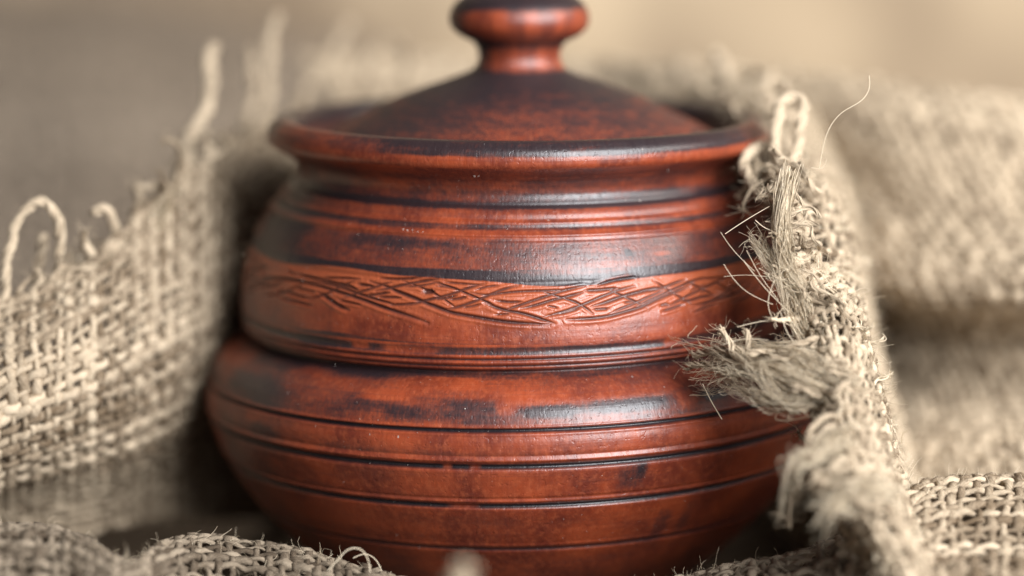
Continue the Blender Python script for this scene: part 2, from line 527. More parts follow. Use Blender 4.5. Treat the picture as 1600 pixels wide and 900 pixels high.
# carved band: strokes traced on the front, then repeated round the pot
ST = {1: (370, 390), 2: (580, 400), 3: (780, 400), 4: (980, 390)}
STROKES = [
    (1, 2.6, [(150, 285), (380, 280), (560, 300), (720, 335), (900, 385), (1050, 430), (1250, 495), (1400, 550), (1600, 615), (1720, 655), (1840, 700)]),
    (1, 2, [(480, 205), (560, 240)]), (1, 1.6, [(560, 370), (640, 385), (740, 410)]),
    (1, 2.6, [(780, 410), (880, 470), (970, 530), (1070, 570)]), (1, 1.6, [(970, 480), (1080, 505), (1190, 525)]),
    (1, 1.8, [(420, 460), (600, 500), (720, 530)]), (1, 2, [(950, 325), (1060, 345), (1170, 400)]),
    (1, 1.8, [(820, 275), (980, 275), (1180, 285)]), (1, 2.2, [(1160, 335), (1320, 355)]),
    (1, 2, [(1230, 440), (1330, 435), (1470, 410)]), (1, 1.8, [(1350, 455), (1580, 460)]), (1, 1.7, [(1460, 530), (1600, 525)]),
    (2, 2.6, [(-20, 245), (40, 265), (130, 290), (230, 335), (380, 395), (520, 450), (650, 500), (780, 545), (930, 575), (1100, 605), (1300, 635), (1580, 655), (1720, 660)]),
    (2, 1.8, [(310, 295), (480, 285), (650, 250)]), (2, 1.8, [(80, 215), (280, 225), (470, 210)]), (2, 2, [(0, 380), (160, 350)]),
    (2, 1.8, [(80, 400), (290, 400)]), (2, 1.8, [(190, 465), (320, 465), (460, 445)]), (2, 3.6, [(500, 345), (600, 342)]),
    (2, 1.7, [(620, 290), (730, 300), (840, 325)]), (2, 2.2, [(600, 410), (690, 410), (820, 380)]), (2, 2, [(740, 420), (880, 402), (920, 385)]),
    (2, 1.8, [(870, 495), (960, 485), (1050, 460)]), (2, 2, [(950, 350), (1080, 375), (1250, 360), (1420, 345), (1600, 338), (1800, 330), (1950, 310)]),
    (2, 1.8, [(1000, 330), (1100, 300), (1230, 285)]), (2, 1.7, [(700, 255), (900, 270), (1100, 285)]),
    (2, 2.4, [(1080, 450), (1180, 490), (1300, 525), (1450, 555), (1600, 600), (1760, 650)]), (2, 2, [(1200, 430), (1340, 445), (1450, 440)]),
    (3, 2.4, [(200, 505), (330, 480), (500, 430), (680, 385), (800, 350)]), (2, 1.7, [(1190, 565), (1330, 555)]),
    (3, 2.4, [(820, 335), (930, 330), (1150, 310)]), (3, 2.2, [(930, 290), (1100, 240), (1300, 205)]), (3, 1.6, [(460, 480), (560, 500)]),
    (3, 2, [(540, 565), (660, 540), (780, 500)]), (3, 2.6, [(890, 485), (1010, 455), (1130, 410), (1300, 360), (1400, 335), (1600, 295)]),
    (3, 2, [(900, 520), (1050, 510)]), (3, 2.4, [(650, 615), (900, 605), (1050, 585), (1200, 545), (1350, 500), (1450, 455), (1600, 400)]),
    (3, 1.8, [(1200, 450), (1330, 440)]), (3, 1.8, [(1540, 485), (1640, 475)]),
    (4, 2.2, [(130, 405), (300, 380), (470, 320), (560, 290)]), (4, 2.4, [(0, 595), (100, 570), (250, 500), (400, 435), (600, 350)]),
    (4, 1.8, [(320, 540), (390, 520)]), (4, 2, [(330, 605), (440, 570), (540, 530)]), (4, 2.2, [(500, 500), (600, 495), (700, 465), (830, 450)]),
    (4, 2.2, [(640, 540), (760, 520), (880, 480), (1010, 440), (1100, 395), (1200, 310)]), (4, 1.8, [(640, 615), (720, 580), (860, 530)]),
    (4, 1.8, [(560, 340), (680, 290), (880, 275), (1000, 270)]), (4, 1.6, [(600, 410), (660, 370), (760, 340)]), (4, 1.6, [(700, 420), (760, 395)]),
    (4, 1.8, [(1000, 380), (1060, 370)]), (4, 1.8, [(1080, 500), (1200, 420), (1290, 330)]), (4, 1.6, [(900, 400), (1000, 350), (1120, 330)]),
    (4, 1.6, [(1000, 520), (1130, 470), (1240, 400)]),
    (1, 2.2, [(700, 300), (860, 330), (1050, 385), (1240, 450), (1420, 500), (1560, 540)]), (1, 2.2, [(560, 240), (760, 280), (960, 330), (1140, 395)]),
    (1, 2.0, [(1000, 470), (1150, 420), (1300, 370), (1480, 310)]), (1, 2.0, [(680, 470), (860, 420), (1010, 350), (1130, 300)]),
    (1, 1.8, [(380, 370), (560, 430), (700, 470)]), (1, 1.8, [(400, 430), (520, 380), (640, 330)]),
    (2, 2.2, [(40, 340), (260, 290), (470, 250), (640, 225)]), (2, 2.2, [(330, 480), (560, 420), (760, 370), (960, 300), (1100, 265)]),
    (2, 2.2, [(700, 520), (900, 470), (1080, 400), (1250, 330), (1420, 285)]), (2, 2.0, [(560, 240), (760, 300), (960, 380), (1120, 450), (1250, 520)]),
    (2, 1.8, [(300, 240), (440, 290), (600, 360), (720, 430), (820, 500)]),
    (3, 2.2, [(0, 540), (180, 480), (420, 400), (640, 330), (820, 290)]), (3, 2.0, [(380, 330), (560, 390), (760, 460), (900, 560)]),
    (3, 2.2, [(420, 590), (640, 530), (900, 430), (1120, 340), (1300, 290)]), (3, 2.0, [(1000, 300), (1150, 370), (1320, 450), (1420, 500)]),
    (3, 2.0, [(1050, 560), (1250, 480), (1450, 390), (1640, 300)]),
    (4, 2.2, [(60, 560), (300, 450), (520, 350), (740, 260)]), (4, 2.0, [(250, 300), (380, 380), (520, 470), (620, 540)]),
    (4, 2.2, [(380, 560), (560, 460), (760, 360), (960, 270)]), (4, 2.0, [(560, 300), (700, 370), (840, 450)]),
    (4, 2.0, [(700, 560), (900, 450), (1080, 330), (1160, 280)]), (4, 1.8, [(820, 300), (940, 370), (1050, 440)]),
]
band_sl = section(421, 538)
q0 = np.arange(band_sl.stop - band_sl.start, dtype=float)
q1 = np.linspace(0, q0[-1], int(len(q0) * 1.55))
bv, br_, bz_ = (np.interp(q1, q0, a[band_sl]) for a in (vf, rr, zz))
hb, thb = len(bv), THB
depth = np.zeros((hb, len(thb)))
lip = np.zeros((hb, len(thb)))
rowpos = np.r_[0, np.cumsum(np.hypot(np.diff(br_), np.diff(bz_)))]
RB = br_.mean()


def pix_to_band(u, v):
    """photo pixel -> (angle, z) on the drum, by the ray through it"""
    d = FW + (u - 800) / FPX * RT - (v - 450) / FPX * UP
    rad = RB
    for _ in range(3):
        a = d[0] ** 2 + d[1] ** 2
        b = 2 * (CAM[0] * d[0] + CAM[1] * d[1])
        c = CAM[0] ** 2 + CAM[1] ** 2 - rad ** 2
        disc = max(b * b - 4 * a * c, 0)
        t = (-b - math.sqrt(disc)) / (2 * a)
        p = CAM + t * d
        rad = float(np.interp(-p[2], -bz_, br_))
    return math.atan2(p[0], -p[1]), p[2]


for rep in range(3):
    for reg, wd, pts in STROKES:
        q = np.array([pix_to_band(ST[reg][0] + x / 6.154, ST[reg][1] + y / 6.154) for x, y in pts])
        q[:, 0] += rep * 2.18
        q[:, 0] = (q[:, 0] + 1.5) % (2 * math.pi) - 1.5
        if q[:, 0].max() - q[:, 0].min() > 2:
            continue
        if q[:, 1].min() < bz_.min() + .001:
            q[:, 1] = np.maximum(q[:, 1], bz_.min() + .001)
        X = np.stack([q[:, 0] * RB, np.interp(-q[:, 1], -bz_, rowpos)], 1)
        X = curve(X, max(6, int(np.linalg.norm(np.diff(X, axis=0), axis=1).sum() / 0.00025)))
        sel = np.where((thb * RB > X[:, 0].min() - .004) & (thb * RB < X[:, 0].max() + .004))[0]
        if len(sel) == 0:
            continue
        gx = (thb[sel] * RB)[None, :]
        gy = rowpos[:, None]
        best = np.full((hb, len(sel)), 9.0)
        tap = np.zeros_like(best)
        for i in range(len(X)):
            dd = np.hypot(gx - X[i, 0], gy - X[i, 1])
            f = i / (len(X) - 1)
            nb = dd < best
            best = np.where(nb, dd, best)
            tap = np.where(nb, min(1, 0.35 + 3.5 * min(f, 1 - f)), tap)
        sg = wd * 0.95 * 0.000235
        g = np.exp(-(best / (sg * (.6 + .4 * tap))) ** 2) * tap
        l_ = np.exp(-((best - 2.3 * sg) / (1.1 * sg)) ** 2) * tap
        depth[:, sel] = np.maximum(depth[:, sel], g * wd / 2.2)
        lip[:, sel] = np.maximum(lip[:, sel], l_)
drb = -0.00070 * depth + 0.00028 * lip * (1 - np.clip(depth, 0, 1))
edge_f = np.clip(np.minimum(np.arange(hb), np.arange(hb)[::-1]) / 9.0, 0, 1)[:, None]
drb *= edge_f
# the glaze line above the carving is uneven: strokes have scraped it away
wave = 3.0 * np.sin(thb * 5 + 1) + 2.0 * np.sin(thb * 11) + np.interp(thb, [-1.3, -.6, -.2, .15, .3, .7, 1.1], [-4, -7, -3, 1, 3, -3, -4])
binkrow = np.interp(q1, q0, ink[band_sl])
bint = np.zeros((hb, len(thb)))
vv = bv[:, None] - wave[None]
bint = np.interp(vv, INKV[:, 0], INKV[:, 1]) - binkrow[:, None]
bint = np.where(bv[:, None] < 423, 0, bint)
strip = (np.clip((vv - 440) / 4, 0, 1) * np.clip((520 - vv) / 40, 0, 1)) * (0.75 + 0.25 * np.clip(lip, 0, 1))
TILT = lambda x: 0.017 * np.clip((x - 470) / 80, 0, 1)
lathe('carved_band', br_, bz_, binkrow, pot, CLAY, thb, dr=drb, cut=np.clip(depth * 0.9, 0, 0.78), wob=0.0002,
      inkth=bint - 0.4 * np.clip(lip, 0, 1) + (0.28 * np.clip((-0.75 - thb) / 0.35, 0, 1))[None], s0=0.15, rub=strip, tilt=TILT(bv))  # left part darkened: smoke with painted shade added

foot_sl = section(538, 579)
lathe('drum_foot', rr[foot_sl], zz[foot_sl], ink[foot_sl], pot, CLAY, TH, cut=grooves(foot_sl, TH), wob=0.0002,
      inkth=patches(TH, vf[foot_sl], [(1050, 549, 12, 6, -1), (560, 547, 14, 6, -.8), (640, 549, 40, 5, -.8), (480, 549, 30, 8, .5)]), s0=0.22, tilt=TILT(vf[foot_sl]))
i0 = int(np.argmax(vf > 264))
j0 = band_sl.start + 1
neck_sl = slice(i0, j0)
lathe('neck', rr[neck_sl], zz[neck_sl], ink[neck_sl], pot, CLAY, TH, cut=grooves(neck_sl, TH), wob=0.0002,
      inkth=patches(TH, vf[neck_sl], [(1035, 405, 12, 3, -.9), (980, 400, 5, 5, .6), (620, 385, 90, 8, .25), (430, 375, 80, 60, .4),  # the wide left patch is smoke and painted shade together
                                      (960, 310, 160, 6, .25)]), s0=0.05)
# rim: inner gallery, crest, out to the lip and under it
RIM = [(228, 322), (222, 334), (216, 341), (200, 345), (190, 349), (184, 356), (181, 366), (182, 375), (187, 383), (195, 390.5), (200, 392.4)]
rim = np.array([edge_to_rz(v, a) for v, a in RIM])
rim = np.vstack([rim, np.stack([rr[:i0 + 1], zz[:i0 + 1]], 1)[2:]])
inner = np.array([[0.0005, 0.012], [0.055, 0.014], [0.09, 0.04], [0.108, 0.075], [0.098, 0.115], [0.084, 0.155]])
rim2 = curve(rim[:11], 70)
rimv = proj_v(-rim2[:, 0], rim2[:, 1])
rimall = np.vstack([rim2, rim[11:]])
rink = np.r_[np.full(70, .92), np.interp(vf[2:i0 + 1], INKV[:, 0], INKV[:, 1])]
RIM_TILT = -0.012
rpatch = np.zeros((len(rimall), len(TH)))
rv = proj_v(-rimall[:, 0], rimall[:, 1])
rpatch += (-0.42 * np.exp(-((TH + 0.95) / 0.42) ** 4))[None] + (-0.28 * np.exp(-((TH - 1.35) / 0.35) ** 4))[None]
rpatch += (-1.3 * np.clip((rv - 240) / 12, 0, 1))[:, None] * 0.2
lathe('rim', rimall[:, 0], rimall[:, 1], rink, pot, CLAY, TH, tilt=0.0, wob=0.0002, inkth=rpatch, s0=0.0)
lathe('inner_wall', np.r_[inner[:, 0], rim2[0, 0]], np.r_[inner[:, 1], rim2[0, 1]], np.full(7, .3), pot, CLAY, theta_samples(120, 60), s0=0.8)

sv, sf, nv_ = [], [], 0
sp = [(741, 266, 3.4), (748, 269, 1.8), (532, 770, 3.0), (630, 364, 1.8), (637, 365, 2), (645, 364, 1.6), (653, 366, 1.7), (661, 366, 1.5), (975, 318, 2.2),
      (998, 321, 2.4), (855, 345, 1.8), (905, 300, 1.6), (726, 640, 1.6), (1043, 262, 2.0)]
for _ in range(420):
    sp.append((float(np.clip(rng.normal(790, 210), 440, 1180)), float(rng.uniform(268, 860)), float(rng.uniform(.45, 1.05) * (1.6 if rng.random() < .06 else 1))))
for u, v, r_ in sp:
    R_ = RAD_AT(v)
    x_ = (u - 808) / FPX * (D0 - R_ * .9)
    if abs(x_) > R_ * .93:
        continue
    # row v at the front; keep its height round the pot
    z_ = float(np.interp(v, vf[40:], zz[40:]))
    a_ = math.asin(x_ / R_)
    cpt = np.array([(R_ + .0001) * math.sin(a_), -(R_ + .0001) * math.cos(a_), z_])
    rad_ = r_ * px * .55
    k_ = rng.normal(0, 1, (6, 3))
    d_ = np.array([[1, 0, 0], [-1, 0, 0], [0, 1, 0], [0, -1, 0], [0, 0, 1], [0, 0, -1]], float)
    sv.append(cpt + (d_ * rng.uniform(.6, 1.3, (6, 1)) + .15 * k_) * rad_)
    f_ = np.array([[0, 2, 4], [2, 1, 4], [1, 3, 4], [3, 0, 4], [2, 0, 5], [1, 2, 5], [3, 1, 5], [0, 3, 5]])
    sf.append(f_ + nv_)
    nv_ += 6
LIME = mottled('lime_dust', (0.42, 0.36, 0.31), (0.66, 0.60, 0.54), 300)
o = mk('dust', np.vstack(sv), np.vstack(sf), LIME, pot, smooth=False)
o['kind'] = 'stuff'

# lid
lid = thing('pot_lid', 'conical dark red clay lid with turned knob resting in the pot rim', 'lid', (0.0008, 0, float(rim2[8, 1])))
LID = [(76, 109), (81, 111.5), (95, 117), (112, 123), (150, 136), (190, 151), (240, 174), (290, 199), (322, 216), (329, 221), (327, 225), (310, 226)]
lz = np.array([edge_to_rz(v, a) for a, v in LID])
lc = curve(lz, 110)
lv = proj_v(-lc[:, 0], lc[:, 1])
la = lc[:, 0] / px
lid_ink = np.interp(la, [70, 100, 130, 170, 220, 260, 300, 330], [1.0, 1.0, .96, .80, .68, .58, .58, .78])
lth = theta_samples(320, 80)
lp = (0.22 * np.exp(-((lth + 0.9) / 0.5) ** 2) + 0.1 * np.exp(-((lth - 0.95) / 0.5) ** 2))[None] * np.ones((110, 1))
lathe('lid_cone', lc[:, 0], lc[:, 1], lid_ink - .07, lid, LID_CLAY, lth, wob=0.0002, xoff=0.0008, inkth=lp, s0=1.1)
KN = [(0.3, -18), (40, -18), (78, -11), (95, -1), (106, 13), (110, 28), (107, 41), (98, 51), (85, 59), (72, 66), (66, 76), (64, 86), (65.5, 96), (70, 104), (77, 110.5)]
kz = np.array([edge_to_rz(v, a) for a, v in KN])
kc = curve(kz, 100)
kv = np.interp(np.linspace(0, 1, 100), np.r_[0, np.cumsum(np.hypot(*np.diff(kz, axis=0).T))] / np.hypot(*np.diff(kz, axis=0).T).sum(), [k[1] for k in KN])
kink = np.interp(kv, [-22, 2, 9, 15, 42, 58, 66, 72, 78, 100, 106, 110], [1, 1, .8, .08, .1, .5, .75, .5, .1, .08, .5, .95])
kth = theta_samples(200, 60)
lathe('knob', kc[:, 0] + 0.0, kc[:, 1], kink, lid, CLAY, kth, xoff=0.0008, inkth=(0.45 * np.exp(-((kth + 1.1) / 0.45) ** 2))[None] * np.ones((100, 1)), s0=1.4)


# ------------------------------------------------------------------ burlap
def tube(pts, rad, up, ns=6, flat=1.0, twist=0.0, tw_amp=0.0, cap=True):
    """ring mesh round a polyline; up = normals along it"""
    pts = np.asarray(pts, float)
    n = len(pts)
    t = np.gradient(pts, axis=0)
    t /= np.linalg.norm(t, axis=1, keepdims=True) + 1e-12
    up = np.broadcast_to(np.asarray(up, float), pts.shape)
    b = np.cross(t, up)
    bn = np.linalg.norm(b, axis=1, keepdims=True)
    b = np.where(bn > 1e-3, b / (bn + 1e-12), np.array([1.0, 0, 0]))
    nn = np.cross(b, t)
    a = np.linspace(0, 2 * math.pi, ns, endpoint=False)
    s = np.r_[0, np.cumsum(np.linalg.norm(np.diff(pts, axis=0), axis=1))]
    rad = np.broadcast_to(np.asarray(rad, float), (n,))
    R = rad[:, None] * (1 + tw_amp * np.cos(2 * a[None] + twist * s[:, None]))
    if tw_amp:
        R = R * (1 + rng.normal(0, 0.11, R.shape))
    V = (pts[:, None] + (R * np.cos(a))[..., None] * nn[:, None] + (R * np.sin(a) * flat)[..., None] * b[:, None]).reshape(-1, 3)
    i = np.arange(n - 1)[:, None] * ns
    j = np.arange(ns)[None]
    k = (j + 1) % ns
    F = np.stack([i + j, i + k, i + ns + k, i + ns + j], -1).reshape(-1, 4)
    aa = a[None] + twist * s[:, None] * 0.6
    ex = (np.repeat(s, ns), np.cos(aa).ravel(), np.sin(aa).ravel())
    return V, F, ex


class Buf:
    def __init__(self):
        self.V, self.F, self.T, self.n = [], [], [], 0
        self.E = ([], [], [])

    def add(self, vf_, tint=0.5):
        V, F, ex = vf_
        for e, x in zip(self.E, ex):
            e.append(x + (0 if e is not self.E[0] else 0.37 * self.n))
        self.V.append(V)
        self.F.append(F + self.n)
        self.T.append(np.full(len(V), tint))
        self.n += len(V)

    def build(self, name, mat, parent, stuff=False):
        o = mk(name, np.vstack(self.V), np.vstack(self.F), mat, parent, dict({'tint': np.concatenate(self.T)}, **({k: np.concatenate(e) for k, e in zip(('sl', 'ca', 'sa'), self.E)} if self.n < 900000 and mat is not FIBRE else {})))
        if stuff:
            o['kind'] = 'stuff'
        return o


class Sheet:
    """a cloth surface through a grid of control points (photo u, photo v, depth)"""

    def __init__(self, grid, rumple=0.0, res=160, seed=1):
        G = np.asarray(grid, float)
        C = P(G[..., 0], G[..., 1], G[..., 2])
        du = np.linalg.norm(np.diff(C, axis=1), axis=2)
        dv = np.linalg.norm(np.diff(C, axis=0), axis=2)
        ku = np.r_[0, np.cumsum(du.mean(0))]
        kv_ = np.r_[0, np.cumsum(dv.mean(1))]
        self.lu, self.lv = ku[-1], kv_[-1]
        A = cspline(ku / ku[-1], C.transpose(1, 0, 2), np.linspace(0, 1, res)).transpose(1, 0, 2)
        A = cspline(kv_ / kv_[-1], A, np.linspace(0, 1, res))
        if rumple:
            g = np.random.default_rng(seed)
            x = np.linspace(0, 1, res)
            U, W = np.meshgrid(x * self.lu, x * self.lv)
            n = np.cross(np.gradient(A, axis=1), np.gradient(A, axis=0))
            n /= np.linalg.norm(n, axis=2, keepdims=True) + 1e-12
            h = 0
            for k in range(14):
                f = g.uniform(20, 95)
                th = g.uniform(0, math.pi)
                h = h + np.sin(f * (U * math.cos(th) + W * math.sin(th)) + g.uniform(0, 6.28)) * (28 / f)
            A = A + n * (h * rumple / 3)[..., None]
        self.A, self.res = A, res
        n = np.cross(np.gradient(A, axis=1), np.gradient(A, axis=0))
        self.Nn = n / (np.linalg.norm(n, axis=2, keepdims=True) + 1e-12)

    def samp(self, arr, u, v):
        r = self.res - 1
        x, y = np.clip(u, 0, 1) * r, np.clip(v, 0, 1) * r
        i, j = np.minimum(x.astype(int), r - 1), np.minimum(y.astype(int), r - 1)
        fx, fy = (x - i)[..., None], (y - j)[..., None]
        return (arr[j, i] * (1 - fx) * (1 - fy) + arr[j, i + 1] * fx * (1 - fy) + arr[j + 1, i] * (1 - fx) * fy + arr[j + 1, i + 1] * fx * fy)

    def pos(self, u, v):
        return self.samp(self.A, u, v)

    def nor(self, u, v):
        return self.samp(self.Nn, u, v)


def fray(p, d, n, L, curl, up_bias=0.0):
    """random curling free end from point p in direction d"""
    d = d / (np.linalg.norm(d) + 1e-9)
    out = []
    a = rng.normal(0, 1, 3)
    c = p.copy()
    step = L / n
    for i in range(n):
        a = a * 0.8 + rng.normal(0, 0.6, 3)
        d = d + a * curl / n * 3 + np.array([0, 0, up_bias / n])
        d /= np.linalg.norm(d)
        c = c + d * step
        out.append(c.copy())
    return np.array(out)


def weave(sheet, parent, mat, pitch=0.0058, yr=0.0019, per=4, ns=6, separate=True, name='yarn',
          frayed=(), fray_len=(0.004, 0.02), jit=0.22, skip=0.0, hairs=0, hair_len=(0.003, 0.010), hair_edge=None, tint0=0.5, pitch2=None):
    """interlaced yarns over the sheet; frayed = sides ('top','bottom','left','right') where yarns run out loose"""
    nu = max(4, int(round(sheet.lu / pitch)))
    nv = max(4, int(round(sheet.lv / (pitch2 or pitch))))
    buf = Buf()
    hp = []
    for axis in (0, 1):
        cnt, oth = (nu, nv) if axis == 0 else (nv, nu)
        length = sheet.lv if axis == 0 else sheet.lu
        for i in range(cnt):
            if skip and rng.random() < skip:
                continue
            m = oth * per + 1
            t = np.linspace(0, 1, m)
            c = (i + 0.5) / cnt + (rng.normal(0, jit * 0.3) + noise1(m, oth // 4 + 3, jit * 0.5)) / cnt
            if axis == 0:
                u, v = c, t
            else:
                u, v = t, c
            ph = math.pi * (t * oth - 0.5) + math.pi * (i + axis)
            r = yr * rng.uniform(0.78, 1.22) * np.clip(1 + 0.24 * noise1(m, oth // 2 + 4, 1.0), .5, 1.7)
            amp = yr * 0.62
            pts = sheet.pos(u, v) + sheet.nor(u, v) * (amp * np.cos(ph))[:, None]
            nrm = sheet.nor(u, v)
            # cut back ragged ends and let them run out
            for side, first in (('top' if axis == 0 else 'left', True), ('bottom' if axis == 0 else 'right', False)):
                if side in frayed:
                    L = rng.uniform(*fray_len) * (1 if rng.random() > 0.2 else 1.8)
                    nf = max(5, int(L / 0.0016))
                    if first:
                        fr = fray(pts[0], pts[0] - pts[2], nf, L, 1.0)[::-1]
                        pts = np.vstack([fr, pts])
                        r = np.r_[np.linspace(0.35, 1, nf) * r[0], r]
                        nrm = np.vstack([np.repeat(nrm[:1], nf, 0), nrm])
                    else:
                        fr = fray(pts[-1], pts[-1] - pts[-3], nf, L, 1.0)
                        pts = np.vstack([pts, fr])
                        r = np.r_[r, np.linspace(1, 0.35, nf) * r[-1]]
                        nrm = np.vstack([nrm, np.repeat(nrm[-1:], nf, 0)])
            ends = [e for e, f in ((0, 'top' if axis == 0 else 'left'), (-1, 'bottom' if axis == 0 else 'right')) if f in frayed]
            tint = float(np.clip(rng.normal(tint0, 0.26 if separate else .15), 0, 1))
            tb = tube(pts, r, nrm, ns, 1.22, rng.choice([-1, 1]) * 900 * 0 + 1000, 0.12)
            if separate:
                b1 = Buf()
                b1.add(tb, tint)
                for e in ends:
                    d0 = (pts[0] - pts[3]) if e == 0 else (pts[-1] - pts[-4])
                    kk = 2 if e == 0 else -3
                    for _ in range(9):
                        f = fray(pts[kk] + rng.normal(0, yr * .4, 3), d0 / np.linalg.norm(d0) + rng.normal(0, .2, 3), 8, rng.uniform(.003, .009), 2.2)
                        b1.add(tube(f, np.linspace(.00022, .00008, 8) * rng.uniform(.6, 1.2), (0.3, -0.8, 0.5), 4), min(1, tint + .2))
                b1.build(name, mat, parent)
            else:
                buf.add(tb, tint)
            hp.append((pts, nrm, r))
    if not separate:
        buf.build('weave', mat, parent, stuff=True)
    if hairs:
        hb_ = Buf()
        for _ in range(hairs):
            pts, nrm, r = hp[rng.integers(len(hp))]
            k = rng.integers(1, len(pts) - 1)
            if hair_edge is not None and rng.random() < hair_edge:
                k = min(len(pts) - 2, max(1, int(abs(rng.normal(0, len(pts) * 0.12)))))
            d = nrm[k] * rng.uniform(-0.2, 1.2) + rng.normal(0, 0.8, 3) + 0.7 * (pts[k + 1] - pts[k - 1]) / np.linalg.norm(pts[k + 1] - pts[k - 1])
            L = rng.uniform(*hair_len)
            f = np.vstack([pts[k:k + 1], fray(pts[k], d, 5, L, 0.9)])
            hb_.add(tube(f, np.linspace(0.00011, 0.00005, 6) * rng.uniform(0.7, 1.5), (0.3, -0.8, 0.5), 3), rng.uniform(0.3, 1))
        hb_.build('fuzz', FIBRE, parent, stuff=True)
    return hp


def thread(parent, pts, r=0.0015, n=40, tint=0.7, name='loose_thread', taper=0.6, mat=None, hairs=45):
    g = np.asarray(pts, float)
    c = curve(P(g[:, 0], g[:, 1], g[:, 2]), n)
    c = c + np.stack([noise1(n, n // 4, r * 0.25) for _ in range(3)], 1)
    b = Buf()
    sl = np.r_[0, np.cumsum(np.linalg.norm(np.diff(c, axis=0), axis=1))]
    t = np.gradient(c, axis=0)
    t /= np.linalg.norm(t, axis=1, keepdims=True)
    e1 = np.cross(t, (0.2, -0.9, 0.3))
    e1 /= np.linalg.norm(e1, axis=1, keepdims=True) + 1e-9
    e2 = np.cross(t, e1)
    q = np.linspace(0, 1, n)
    env = np.interp(q, [0, .1, .85, 1], [1, 1, 1, 2.0 if taper < 0.65 else 1.2])
    for k in range(9):
        ph = k * 2.4 + rng.uniform(0, 1) + sl * 420 + noise1(n, n // 5, 0.5)
        ro = r * (0.62 if k else 0.0) * np.clip(1 + noise1(n, n // 4, 0.22), .4, 1.7) * env
        p = c + e1 * (np.cos(ph) * ro)[:, None] + e2 * (np.sin(ph) * ro)[:, None]
        cutn = n - int(rng.integers(0, max(2, n // 7)))
        rad = r * rng.uniform(.30, .46) * np.clip(1 + noise1(n, n // 3, 0.2), .5, 1.6) * np.interp(q, [0, .1, .9, 1], [taper, 1, 1, taper * .7])
        b.add(tube(p[:cutn], rad[:cutn], (0.2, -0.9, 0.3), 5, 1.0, 1300, 0.1), float(np.clip(tint + rng.normal(0, .15), 0, 1)))
    for _ in range(hairs):
        k = rng.integers(1, n - 1)
        d = rng.normal(0, 1, 3) + 1.2 * (c[k + 1] - c[k - 1]) / np.linalg.norm(c[k + 1] - c[k - 1]) * rng.choice([-1, 1])
        f = np.vstack([c[k:k + 1], fray(c[k], d, 5, rng.uniform(.002, .007), 0.8)])
        b.add(tube(f, np.linspace(0.0001, 0.00004, 6), (0.3, -0.8, 0.5), 3), 0.8)
    return b.build(name, mat or JUTE, parent)


def fibre(parent, pts, r=0.00012, n=30, tint=0.9, name='loose_fibre'):
    g = np.asarray(pts, float)
    c = curve(P(g[:, 0], g[:, 1], g[:, 2]), n)
    b = Buf()
    b.add(tube(c, np.full(n, r), (0.2, -0.9, 0.3), 4), tint)
    return b.build(name, FIBRE, parent)


def tassel(parent, pts, n=120, w0=0.003, w1=0.008, fr=0.00022, wild=0.25, extra=(0.0, 0.3), tint=(0.3, 1.0), name='tassel', mat=None):
    """bundle of loose fibres along a path, spreading towards its end"""
    g = np.asarray(pts, float)
    m = 26
    c = curve(P(g[:, 0], g[:, 1], g[:, 2]), m)
    t = np.linspace(0, 1, m)
    b = Buf()
    nl = max(6, n // 9)
    for l in range(nl):
        ld = rng.normal(0, 1, 3)
        ld /= np.linalg.norm(ld)
        lr = rng.random() ** 0.6
        q0 = np.linspace(0, 1, 14)
        lw = np.stack([noise1(14, 5, wild * (w0 + w1) * 0.5) for _ in range(3)], 1)
        lt = rng.uniform(*tint)
        for _ in range(17):
            a0 = rng.random() * 0.3
            a1 = 1 - rng.random() * extra[1] * 1.3
            q = np.linspace(a0, a1, 14)
            base = np.stack([np.interp(q, t, c[:, k]) for k in range(3)], 1)
            wr = np.interp(q, [0, 1], [w0, w1])
            o2 = rng.normal(0, 0.16, 3)
            offs = (ld * lr + o2)[None] * wr[:, None] + lw * (0.3 + q[:, None])
            offs = offs + np.stack([noise1(14, 6, wild * (w0 + w1) * 0.13) for _ in range(3)], 1)
            f = base + offs
            if rng.random() < 0.3:
                f = np.vstack([f, fray(f[-1], f[-1] - f[-3], 6, rng.uniform(.002, .008), 1.0)])
            b.add(tube(f, np.linspace(1.0, 0.4, len(f)) * fr * rng.uniform(0.3, 0.95), (0.3, -0.8, 0.5), 3), float(np.clip(lt + rng.normal(0, .12), 0, 1)))
    return b.build(name, mat or FIBRE, parent)


def grid(cols, rows):
    """rows: list of (v list, d list) sharing the column u list"""
    return [[(u, v, d) for u, v, d in zip(cols, vs, ds)] for vs, ds in rows]


def off(lst, k):
    return [x + k for x in lst]


# --- left cloth: frayed mouth edge rising to the right and passing behind the pot
cu = [-160, 0, 110, 210, 300, 375, 480]
dl = [1.02, 1.03, 1.04, 1.06, 1.09, 1.14, 1.20]
SL = Sheet(grid(cu, [
    ([560, 478, 425, 345, 270, 225, 185], dl),
    ([640, 560, 505, 440, 385, 345, 300], off(dl, -.015)),
    ([740, 660, 610, 560, 510, 480, 450], off(dl, -.02)),
    ([830, 755, 720, 685, 640, 610, 600], off(dl, 0.0)),
    ([880, 800, 770, 745, 725, 720, 720], off(dl, .04)),
    ([930, 860, 840, 820, 810, 810, 820], off(dl, .06))]), 0.0022, seed=3)
left = thing('burlap_cloth', 'coarse beige burlap with a frayed looped edge standing left of the pot', 'burlap', P(100, 840, 1.05))
weave(SL, left, JUTE, 0.0047, 0.00140, 4, 5, True, 'yarn', ('top', 'left'), (0.004, 0.018), 0.3, hairs=3000, hair_len=(.003, .010), tint0=.45)
thread(left, [(-8, 500, 1.03), (6, 470, 1.03), (14, 415, 1.032), (30, 345, 1.034), (58, 316, 1.036), (84, 330, 1.038), (95, 370, 1.04), (88, 420, 1.042), (80, 470, 1.045)], .0018, 60, .95)
